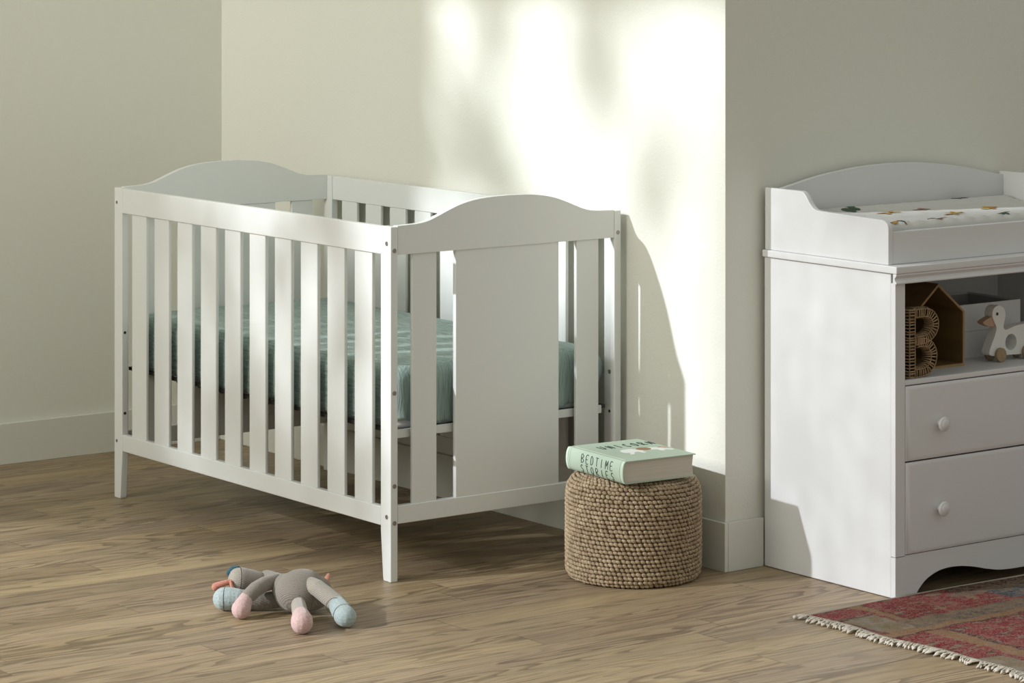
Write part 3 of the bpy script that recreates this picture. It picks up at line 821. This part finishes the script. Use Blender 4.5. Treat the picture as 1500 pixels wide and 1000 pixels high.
# two white trays stacked
def rrect(x0, x1, y0, y1, r, n=6):
    out = []
    for cx, cy, a0 in ((x1-r, y0+r, -PI/2), (x1-r, y1-r, 0), (x0+r, y1-r, PI/2), (x0+r, y0+r, PI)):
        for k in range(n+1):
            a = a0+PI/2*k/n; out.append((cx+r*math.cos(a), cy+r*math.sin(a)))
    return out
def tray(z0, z1, label, group):
    x0, x1, y0, y1 = 1.252, 1.512, -.698, -.500; t = .004
    th_ = thing('storage_tray', label, 'tray', ((x0+x1)/2, (y0+y1)/2, z0), group)
    O = rrect(x0, x1, y0, y1, .008); I = rrect(x0+t, x1-t, y0+t, y1-t, .007)
    bm = bmesh.new(); n = len(O)
    rows = [[bm.verts.new((*p, z)) for p in q] for q, z in ((O, z0), (O, z1), (I, z1), (I, z0+.006))]
    for A, B in zip(rows[:-1], rows[1:]):
        for k in range(n): bm.faces.new((A[k], A[(k+1) % n], B[(k+1) % n], B[k]))
    bm.faces.new(rows[0][::-1]); bm.faces.new(rows[3])
    HP(obj('tray_body', bm, M_BOXWHITE), th_)
    return th_, I
tray(SZ, .5945, 'white lower storage tray on the dresser shelf behind the duck', None)
tr, I = tray(.5953, .6640, 'open white upper storage tray with grey lining stacked behind the duck', None)
bm = bmesh.new(); n = len(I)
I2 = rrect(1.2575, 1.5065, -.6925, -.5055, .0065)
rows = [[bm.verts.new((*p, z)) for p in I2] for z in (.6590, .6030)]
for k in range(n): bm.faces.new((rows[0][k], rows[0][(k+1) % n], rows[1][(k+1) % n], rows[1][k]))
bm.faces.new(rows[1]); HP(obj('tray_lining', bm, M_TRAYIN), tr)

# duck push toy
duck = thing('toy_duck', 'white wooden duck toy on round wooden wheels standing on the dresser shelf', 'toy', (1.37, -.775, SZ))
dy0, dy1 = -.790, -.762
out = smooth_curve([(1.335, .670), (1.350, .6635), (1.3575, .648), (1.3550, .632), (1.3505, .620), (1.3515, .611), (1.3580, .6060), (1.375, .6095), (1.396, .6140), (1.424, .6165), (1.450, .6175), (1.478, .6230), (1.492, .6240), (1.494, .6150), (1.484, .590), (1.468, .562), (1.455, .5445), (1.440, .5415), (1.405, .5400), (1.358, .5420), (1.318, .5425), (1.304, .5455), (1.2985, .5520), (1.3065, .571), (1.317, .590), (1.3225, .603), (1.3250, .614), (1.3200, .6250), (1.3120, .640), (1.3100, .652), (1.3155, .664), (1.325, .669), (1.335, .670)], 3)[:-1]
bm = bmesh.new()
hc = (1.377, .5735); hr = .0205; nh = 32
circ = [(hc[0]+hr*math.cos(2*PI*k/nh), hc[1]+hr*math.sin(2*PI*k/nh)) for k in range(nh)]
for y in (dy0, dy1):
    vo = [bm.verts.new((p[0], y, p[1])) for p in out]; vi = [bm.verts.new((p[0], y, p[1])) for p in circ]
    eo = [bm.edges.new((vo[k], vo[(k+1) % len(vo)])) for k in range(len(vo))]; ei = [bm.edges.new((vi[k], vi[(k+1) % nh])) for k in range(nh)]
    bmesh.ops.triangle_fill(bm, edges=eo+ei, use_beauty=True)
    if y == dy0: keep = (vo, vi)
for a, b in zip((vo, vi), keep):
    n = len(a)
    for k in range(n): bm.faces.new((a[k], a[(k+1) % n], b[(k+1) % n], b[k]))
HP(obj('duck_body', bm, M_TOYWHITE, bevel=.0015), duck)
bm = bmesh.new(); prism(bm, smooth_curve([(1.3150, .6440), (1.300, .6395), (1.2815, .6320), (1.2810, .6275), (1.288, .6235), (1.305, .6175), (1.3215, .6180), (1.3235, .6230), (1.3150, .6440)], 3)[:-1], 1, dy0+.003, dy1-.003)
HP(obj('beak', bm, M_BEAK, bevel=.001), duck)
bm = bmesh.new(); lathe(bm, [(.0042, -.001), (.0042, .0006), (0, .0008)], (1.327, dy0, .6490), (0, -1, 0), 20, cap=False); HP(obj('eye', bm, M_DARK), duck)
for wx in (1.3345, 1.432):
    for ys, ax in ((dy0-.0005, -1), (dy1+.0005, 1)):
        bm = bmesh.new(); lathe(bm, [(0, 0), (.0165, 0), (.0178, .0012), (.0178, .0078), (.0165, .009), (.0035, .009), (.0035, .0096), (0, .0098)], (wx, ys, SZ+.0179), (0, ax, 0), 32, cap=False)
        HP(obj('wheel', bm, M_WHEEL, bevel=0), duck)

# ------------------------------------------------------------------ rug with fringe
rug = thing('rug', 'faded red patchwork kilim rug with cream fringe on floor before the dresser', 'rug', (1.4, -1.7, 0))
rx1, ry0, ry1 = 2.6, -2.6, -.897
def edge_x(y): return .588+.010*math.sin(y*9+1)+.006*math.sin(y*23) - .02*math.exp(-((y+1.25)/.12)**2)
def edge_y(x): return ry1+.004*math.sin(x*8.)-.010*max(0, (.80-x))
V = []; F = []; nx, ny = 120, 110
for j in range(ny+1):
    for i in range(nx+1):
        u = (i/nx)**1.3; v = (j/ny)**1.2
        y = ry1+(ry0-ry1)*v; x0 = edge_x(y); x = x0+(rx1-x0)*u
        y = y+(edge_y(x)-ry1)*(1-v)
        z = .0058+.0012*(mnoise.noise(Vector((x*9, y*9, 0)))+.6)
        if x < .95 and v < .15: z += .0015*math.exp(-((x-.80)/.05)**2)
        V.append((x, y, z))
for j in range(ny):
    for i in range(nx): F.append((j*(nx+1)+i, (j+1)*(nx+1)+i, (j+1)*(nx+1)+i+1, j*(nx+1)+i+1))
o = pyobj('woven_field', V, F, M_RUG, smooth=True)
so = o.modifiers.new('thick', 'SOLIDIFY'); so.thickness = .0042; so.offset = -1
HP(o, rug)
bm = bmesh.new(); tube(bm, [(x0_, edge_y(x0_)+.001, .0055) for x0_ in [edge_x(ry1)+k*.02 for k in range(100)]], .0032, 6)
HP(obj('selvedge', bm, M_RUGEDGE, smooth=True), rug)
bm = bmesh.new(); y = ry1-.002
while y > -2.0:
    x0 = edge_x(y)+.003; Ls = random.uniform(.024, .046); dy = random.uniform(-.022, .016)
    base = Vector((x0, y, .0065))
    for s_ in range(2):
        P = []
        for k in range(7):
            t = k/6; tw = math.sin(t*9+s_*PI)*.0016
            P.append((x0-Ls*t, y+dy*t*t+tw, .0062+.0035*math.sin(t*PI)*random.uniform(.6, 1.3)-.0028*t+.0012*math.cos(t*9+s_*PI)))
        tube(bm, P, [.0019, .0018, .0017, .0017, .0019, .0024, .0012], 5)
    y -= random.uniform(.0048, .0075)
# knotted cord at the corner
tube(bm, [(edge_x(-.9)+.004, -.8995, .006), (.575, -.9005, .006), (.560, -.899, .006), (.545, -.896, .006), (.538, -.898, .007)], [.003, .0035, .0035, .004, .005], 6)
o = HP(obj('fringe', bm, M_FRINGE, smooth=True), rug); o['kind'] = 'stuff'; o['label'] = 'knotted cream cotton fringe'

# ------------------------------------------------------------------ plush toy lying on the floor
toy = thing('plush_toy', 'taupe knitted plush animal with pink and blue feet lying on the plank floor', 'plush toy', (-.354, -.136, 0))
def TP(o, p=None): o.parent = p or toy; o.matrix_parent_inverse = Matrix.Translation(-toy.location); return o
def tsub(o, p): o.parent = p; return o
rt = Vector((.802, -.597, 0))
# torso: egg shaped, leaning, with the neck
bm = bmesh.new()
rotz = Matrix.Rotation(math.atan2(rt.y, rt.x), 3, 'Z') @ Matrix.Rotation(-.30, 3, 'Y')
ball(bm, (-.356, -.136, .0520), .0535, 24, 16, (1.14, 1.0, .95), rotz)
ball(bm, (-.330, -.150, .0460), .044, 24, 16, (1.1, 1.0, .95), rotz)
capsule_chain(bm, [((-.372, -.105, .054), .036), ((-.352, -.040, .052), .024), ((-.350, .020, .054), .020)])
torso = TP(remesh(obj('body', bm, M_TAUPE, smooth=True), .0024, 8))
# head: cone-shaped muzzle with flat pale nose
ax = (Vector((-.338, .036, .050))-Vector((-.418, .039, .052))).normalized()
hd = (-rt*.96+Vector((0, 0, .12))-Vector((.597, .802, 0))*.25).normalized()
hcn = Vector((-.418, .039, .052))
bm = bmesh.new(); lathe(bm, [(0.0, -.072), (.012, -.070), (.022, -.063), (.0265, -.048), (.0300, -.030), (.0325, -.012), (.0338, -.003), (.0328, .0)], hcn, hd, 40, cap=True)
head = TP(obj('head', bm, M_TAUPE, smooth=True))
bm = bmesh.new(); lathe(bm, [(.0325, 0), (.0315, .006), (.0285, .014), (.022, .0205), (.012, .024), (0, .025)], hcn+hd*.0008, hd, 40, cap=False)
TP(obj('muzzle', bm, M_TAUPELT, smooth=True))
bm = bmesh.new(); u_ = hd.orthogonal().normalized(); v_ = hd.cross(u_)
tube(bm, [hcn+u_*.0328*math.cos(a)+v_*.0328*math.sin(a) for a in [2*PI*k/40 for k in range(40)]], .0008, 5, closed=True); TP(obj('muzzle_seam', bm, M_THREAD))
# crumpled ear pieces
bm = bmesh.new(); capsule_chain(bm, [((-.441, .030, .054), .0085), ((-.456, .034, .055), .0070), ((-.468, .042, .050), .0085), ((-.478, .048, .045), .0100)], .3); e = TP(remesh(obj('ear', bm, M_CORAL, smooth=True), .0018, 4))
e['label'] = 'coral pink ear'
bm = bmesh.new(); capsule_chain(bm, [((-.432, .060, .070), .008), ((-.424, .056, .078), .009), ((-.414, .050, .082), .006)], .3); e = TP(remesh(obj('ear', bm, M_TEAL, smooth=True), .0018, 4)); e['label'] = 'dark teal ear'
bm = bmesh.new(); capsule_chain(bm, [((-.446, .008, .034), .0045), ((-.452, .016, .046), .0045), ((-.450, .024, .058), .004)], .3); e = TP(remesh(obj('mouth', bm, M_CORAL, smooth=True), .0018, 3)); e['label'] = 'coral mouth patch'
bm = bmesh.new(); capsule_chain(bm, [((-.352, .020, .052), .020), ((-.345, .000, .052), .020)], .3); TP(remesh(obj('head_back', bm, M_TAUPE, smooth=True), .0024, 4))
# limbs
def limb(name, ch, m, paw, pm, pname):
    bm = bmesh.new(); capsule_chain(bm, ch, .3); a = TP(remesh(obj(name, bm, m, smooth=True), .0020, 6))
    bm = bmesh.new(); capsule_chain(bm, paw, .25); b = remesh(obj(pname, bm, pm, smooth=True), .0020, 6); b.parent = a
    (hands if pname == 'hand' else foots).append(b)
    return a, b
hands = []; foots = []
limb('arm', [((-.356, -.060, .060), .018), ((-.385, -.072, .068), .018), ((-.420, -.080, .066), .0185), ((-.450, -.090, .060), .0185), ((-.474, -.096, .048), .0175)], M_TAUPE,
     [((-.478, -.094, .044), .0165), ((-.493, -.103, .032), .0205), ((-.503, -.110, .0235), .0235)], M_PINK, 'hand')
limb('arm', [((-.375, -.085, .024), .019), ((-.420, -.062, .025), .0215), ((-.460, -.034, .027), .0240)], M_TAUPE,
     [((-.466, -.030, .0275), .0255), ((-.480, -.019, .0285), .0275), ((-.490, -.011, .0285), .0275)], M_BLUE, 'hand')
limb('leg', [((-.352, -.160, .074), .019), ((-.346, -.200, .068), .0205), ((-.336, -.232, .052), .0215), ((-.328, -.258, .040), .0215)], M_TAUPELT,
     [((-.332, -.266, .037), .0225), ((-.340, -.292, .031), .0250), ((-.350, -.320, .0265), .0260), ((-.352, -.330, .0255), .0250)], M_BLUE, 'foot')
limb('leg', [((-.400, -.200, .036), .018), ((-.422, -.238, .034), .0190), ((-.438, -.266, .032), .0190)], M_TAUPELT,
     [((-.445, -.280, .032), .0205), ((-.461, -.309, .0275), .0260), ((-.469, -.322, .0265), .0262)], M_PINK, 'foot')
def seam(c, d, r, parent):
    d = Vector(d).normalized(); a = d.orthogonal().normalized(); b = d.cross(a); c = Vector(c)
    bm = bmesh.new(); tube(bm, [c+a*r*math.cos(q)+b*r*math.sin(q) for q in [2*PI*k/36 for k in range(36)]], .0007, 5, closed=True)
    return obj('seam', bm, M_THREAD, parent)
seam((-.3485, -.3150, .0275), (-.02, -.064, -.012), .0252, foots[0]); seam((-.489, -.012, .0285), (-.024, .019, 0), .0268, hands[1])
seam((-.3385, -.2640, .0375), (-.02, -.05, -.02), .0218, foots[0])
bm = bmesh.new(); capsule_chain(bm, [((-.285, -.130, .050), .009), ((-.262, -.108, .056), .0090), ((-.248, -.096, .068), .0050)], .3); e = TP(remesh(obj('tail', bm, M_CORAL, smooth=True), .0016, 3)); e['label'] = 'coral tail'

# ------------------------------------------------------------------ leafy sun blocker added outside the opening, unseen (throws the leafy shadows)
M_BARK = new_mat('bark', (.10, .07, .05), .9); M_LEAF = new_mat('green leaves', (.05, .10, .03), .7)
TX = -8.2
SY, SZL = -.315, -.56
def sunpt(y, z, x=.757):      # place along the sun's path through a spot on the wall
    t = x-TX; return Vector((TX, y-SY*t, z-SZL*t))
shadow_tree = thing('shadow_tree', 'leafy branches added unseen beyond the wall opening to throw soft shadows', 'shadow_tree', (TX, 6.6, -.1))
bmb = bmesh.new(); bml = bmesh.new()
def leafclump(c, r, n=60, flat_=1.):
    for _ in range(n):
        d = Vector((random.gauss(0, .5), random.gauss(0, .5), random.gauss(0, .5)))*r
        p = c+d; s_ = random.uniform(.035, .06)
        R = Matrix.Rotation(random.uniform(0, 6), 3, 'X') @ Matrix.Rotation(random.uniform(0, 6), 3, 'Z')
        q = [Vector((0, -s_*1.6, 0)), Vector((s_*.6, 0, 0)), Vector((0, s_*1.6, 0)), Vector((-s_*.6, 0, 0))]
        bml.faces.new([bml.verts.new(p+R @ v) for v in q])
def branch(spots, r0, r1, x=.757):
    P = [sunpt(*s_) for s_ in spots]; P = [Vector(p) for p in smooth_curve([tuple(p) for p in P], 5)]
    n = len(P); tube(bmb, P, [r0+(r1-r0)*k/(n-1) for k in range(n)], 7)
trunk = smooth_curve([(TX, 6.6, -.1), (TX, 6.5, 2.5), (TX, 6.2, 4.5), (TX, 5.9, 6.8), (TX, 5.7, 9.0)], 5)
tube(bmb, trunk, [.17-.10*k/(len(trunk)-1) for k in range(len(trunk))], 9)
# boughs: (y, z) are where their shade falls on the back wall
branch([(1.6, 2.3), (1.1, 2.0), (.72, 1.62), (.585, 1.20)], .035, .012)
branch([(1.3, 2.4), (.6, 2.05), (.20, 1.62), (.10, 1.22), (.05, 1.12)], .035, .014)
branch([(1.9, 1.6), (1.3, 1.42), (.82, 1.20), (.70, 1.10), (.60, .98), (.50, .86)], .03, .016)
branch([(.4, 2.2), (.1, 1.8), (-.08, 1.40), (-.18, 1.15)], .02, .008)
leafclump(sunpt(.60, 1.38), .11, 34); leafclump(sunpt(.585, 1.25), .06, 12)
leafclump(sunpt(.93, 1.36), .10, 10); leafclump(sunpt(.86, 1.20), .10, 8); leafclump(sunpt(.92, 1.04), .12, 40); leafclump(sunpt(.78, .92), .10, 30)
leafclump(sunpt(.70, 1.07), .08, 34); leafclump(sunpt(.62, .99), .08, 60); leafclump(sunpt(.54, .90), .07, 44); leafclump(sunpt(.46, .80), .06, 16)
leafclump(sunpt(.06, 1.42), .13, 30); leafclump(sunpt(.20, 1.33), .08, 20); leafclump(sunpt(.10, 1.20), .07, 20); leafclump(sunpt(-.15, 1.02), .10, 20); leafclump(sunpt(-.08, .90), .08, 10)
# denser leaves added low on the left to shade the crib and its floor
for yy, zz, r, n_ in ((.98, .42, .2, 90), (.85, .28, .2, 62), (.03, .46, .09, 44), (.17, .44, .08, 26), (-.04, .22, .09, 40), (.62, .34, .13, 50), (.62, .12, .14, 22), (.29, .34, .09, 34), (.29, .10, .13, 16), (.0, .40, .10, 26), (.0, .12, .12, 24), (.35, .22, .36, 40), (.44, -.05, .14, 40), (.14, -.08, .14, 36), (.90, .10, .25, 96), (.62, -.08, .2, 84), (.40, -.12, .16, 80), (.85, -.3, .25, 150), (1.1, -.5, .25, 140), (.18, -.35, .2, 60), (.5, -.45, .2, 110),
                    (.06, -.22, .16, 70), (-.12, -.2, .12, 40), (-.1, -.5, .2, 36), (.70, .52, .10, 18), (1.2, .1, .25, 120), (1.05, .8, .15, 40), (.98, 1.2, .12, 26), (1.1, 1.5, .2, 50), (-.70, 1.28, .20, 190), (-1.0, 1.35, .25, 220), (-.62, 1.50, .15, 70), (-.85, 1.16, .12, 60)):  # last clumps are added to keep the sun off the changing pad
    leafclump(sunpt(yy, zz), r*1.15, n_)
# light, even spray of leaves added to dim the sun on the dresser's side
yy = -1.15
while yy < -.36:
    zz = -.55
    while zz < 1.12:
        c = sunpt(yy+random.uniform(-.02, .02), zz+random.uniform(-.02, .02)); s_ = random.uniform(.034, .042); a = random.uniform(0, PI)
        u_ = Vector((.25, math.cos(a), math.sin(a)*.9)); v_ = Vector((-.2, -math.sin(a), math.cos(a)*.9))
        bml.faces.new([bml.verts.new(c+q) for q in (u_*s_*1.5, v_*s_*.6, -u_*s_*1.5, -v_*s_*.6)])
        zz += .078
    yy += .078
HPt = lambda o: HP(o, shadow_tree)
HPt(obj('branches', bmb, M_BARK, smooth=True)); o = HPt(obj('shade_foliage', bml, M_LEAF)); o['kind'] = 'stuff'

# ------------------------------------------------------------------ light
sd = bpy.data.lights.new('sun', 'SUN'); sd.energy = 4.1; sd.angle = math.radians(1.1); sd.color = (.91, .945, 1.0)
so = bpy.data.objects.new('sun', sd); COL.objects.link(so)
so.rotation_euler = Vector((1, SY, SZL)).to_track_quat('-Z', 'Y').to_euler()
def area(name, loc, target, sx, sy, e, col):
    a = bpy.data.lights.new(name, 'AREA'); a.shape = 'RECTANGLE'; a.size = sx; a.size_y = sy; a.energy = e; a.color = col
    o = bpy.data.objects.new(name, a); COL.objects.link(o); o.location = loc
    o.rotation_euler = (Vector(target)-Vector(loc)).to_track_quat('-Z', 'Y').to_euler(); return o
area('left_fill', (-9.6, -1.6, 4.1), (0.3, .6, 1.3), 5.6, 2.4, 760, (1.0, .985, .90))  # added soft fill lamp, unseen beyond the opening, brightens the room from the left
w = bpy.data.worlds.new('World'); scene.world = w; w.use_nodes = True
bg = w.node_tree.nodes['Background']; bg.inputs[0].default_value = (.96, .985, .90, 1); bg.inputs[1].default_value = .5

# ------------------------------------------------------------------ camera
cd = bpy.data.cameras.new('camera'); cam = bpy.data.objects.new('camera', cd); COL.objects.link(cam); scene.camera = cam
cam.location = (-4.2511, -6.2118, 1.6507)
cam.rotation_euler = (PI/2, 0, -.6403)
cd.sensor_width = 36; cd.sensor_fit = 'HORIZONTAL'; cd.lens = 4423.4/1500*36
cd.shift_x = 0; cd.shift_y = -617.3/1500
cd.clip_end = 60
vs = scene.view_settings
vs.view_transform = 'Standard'; vs.look = 'None'; vs.gamma = 1; vs.use_curve_mapping = False; vs.exposure = 0
scene.cycles.use_denoising = True
scene.cycles.max_bounces = 8
scene.cycles.diffuse_bounces = 5
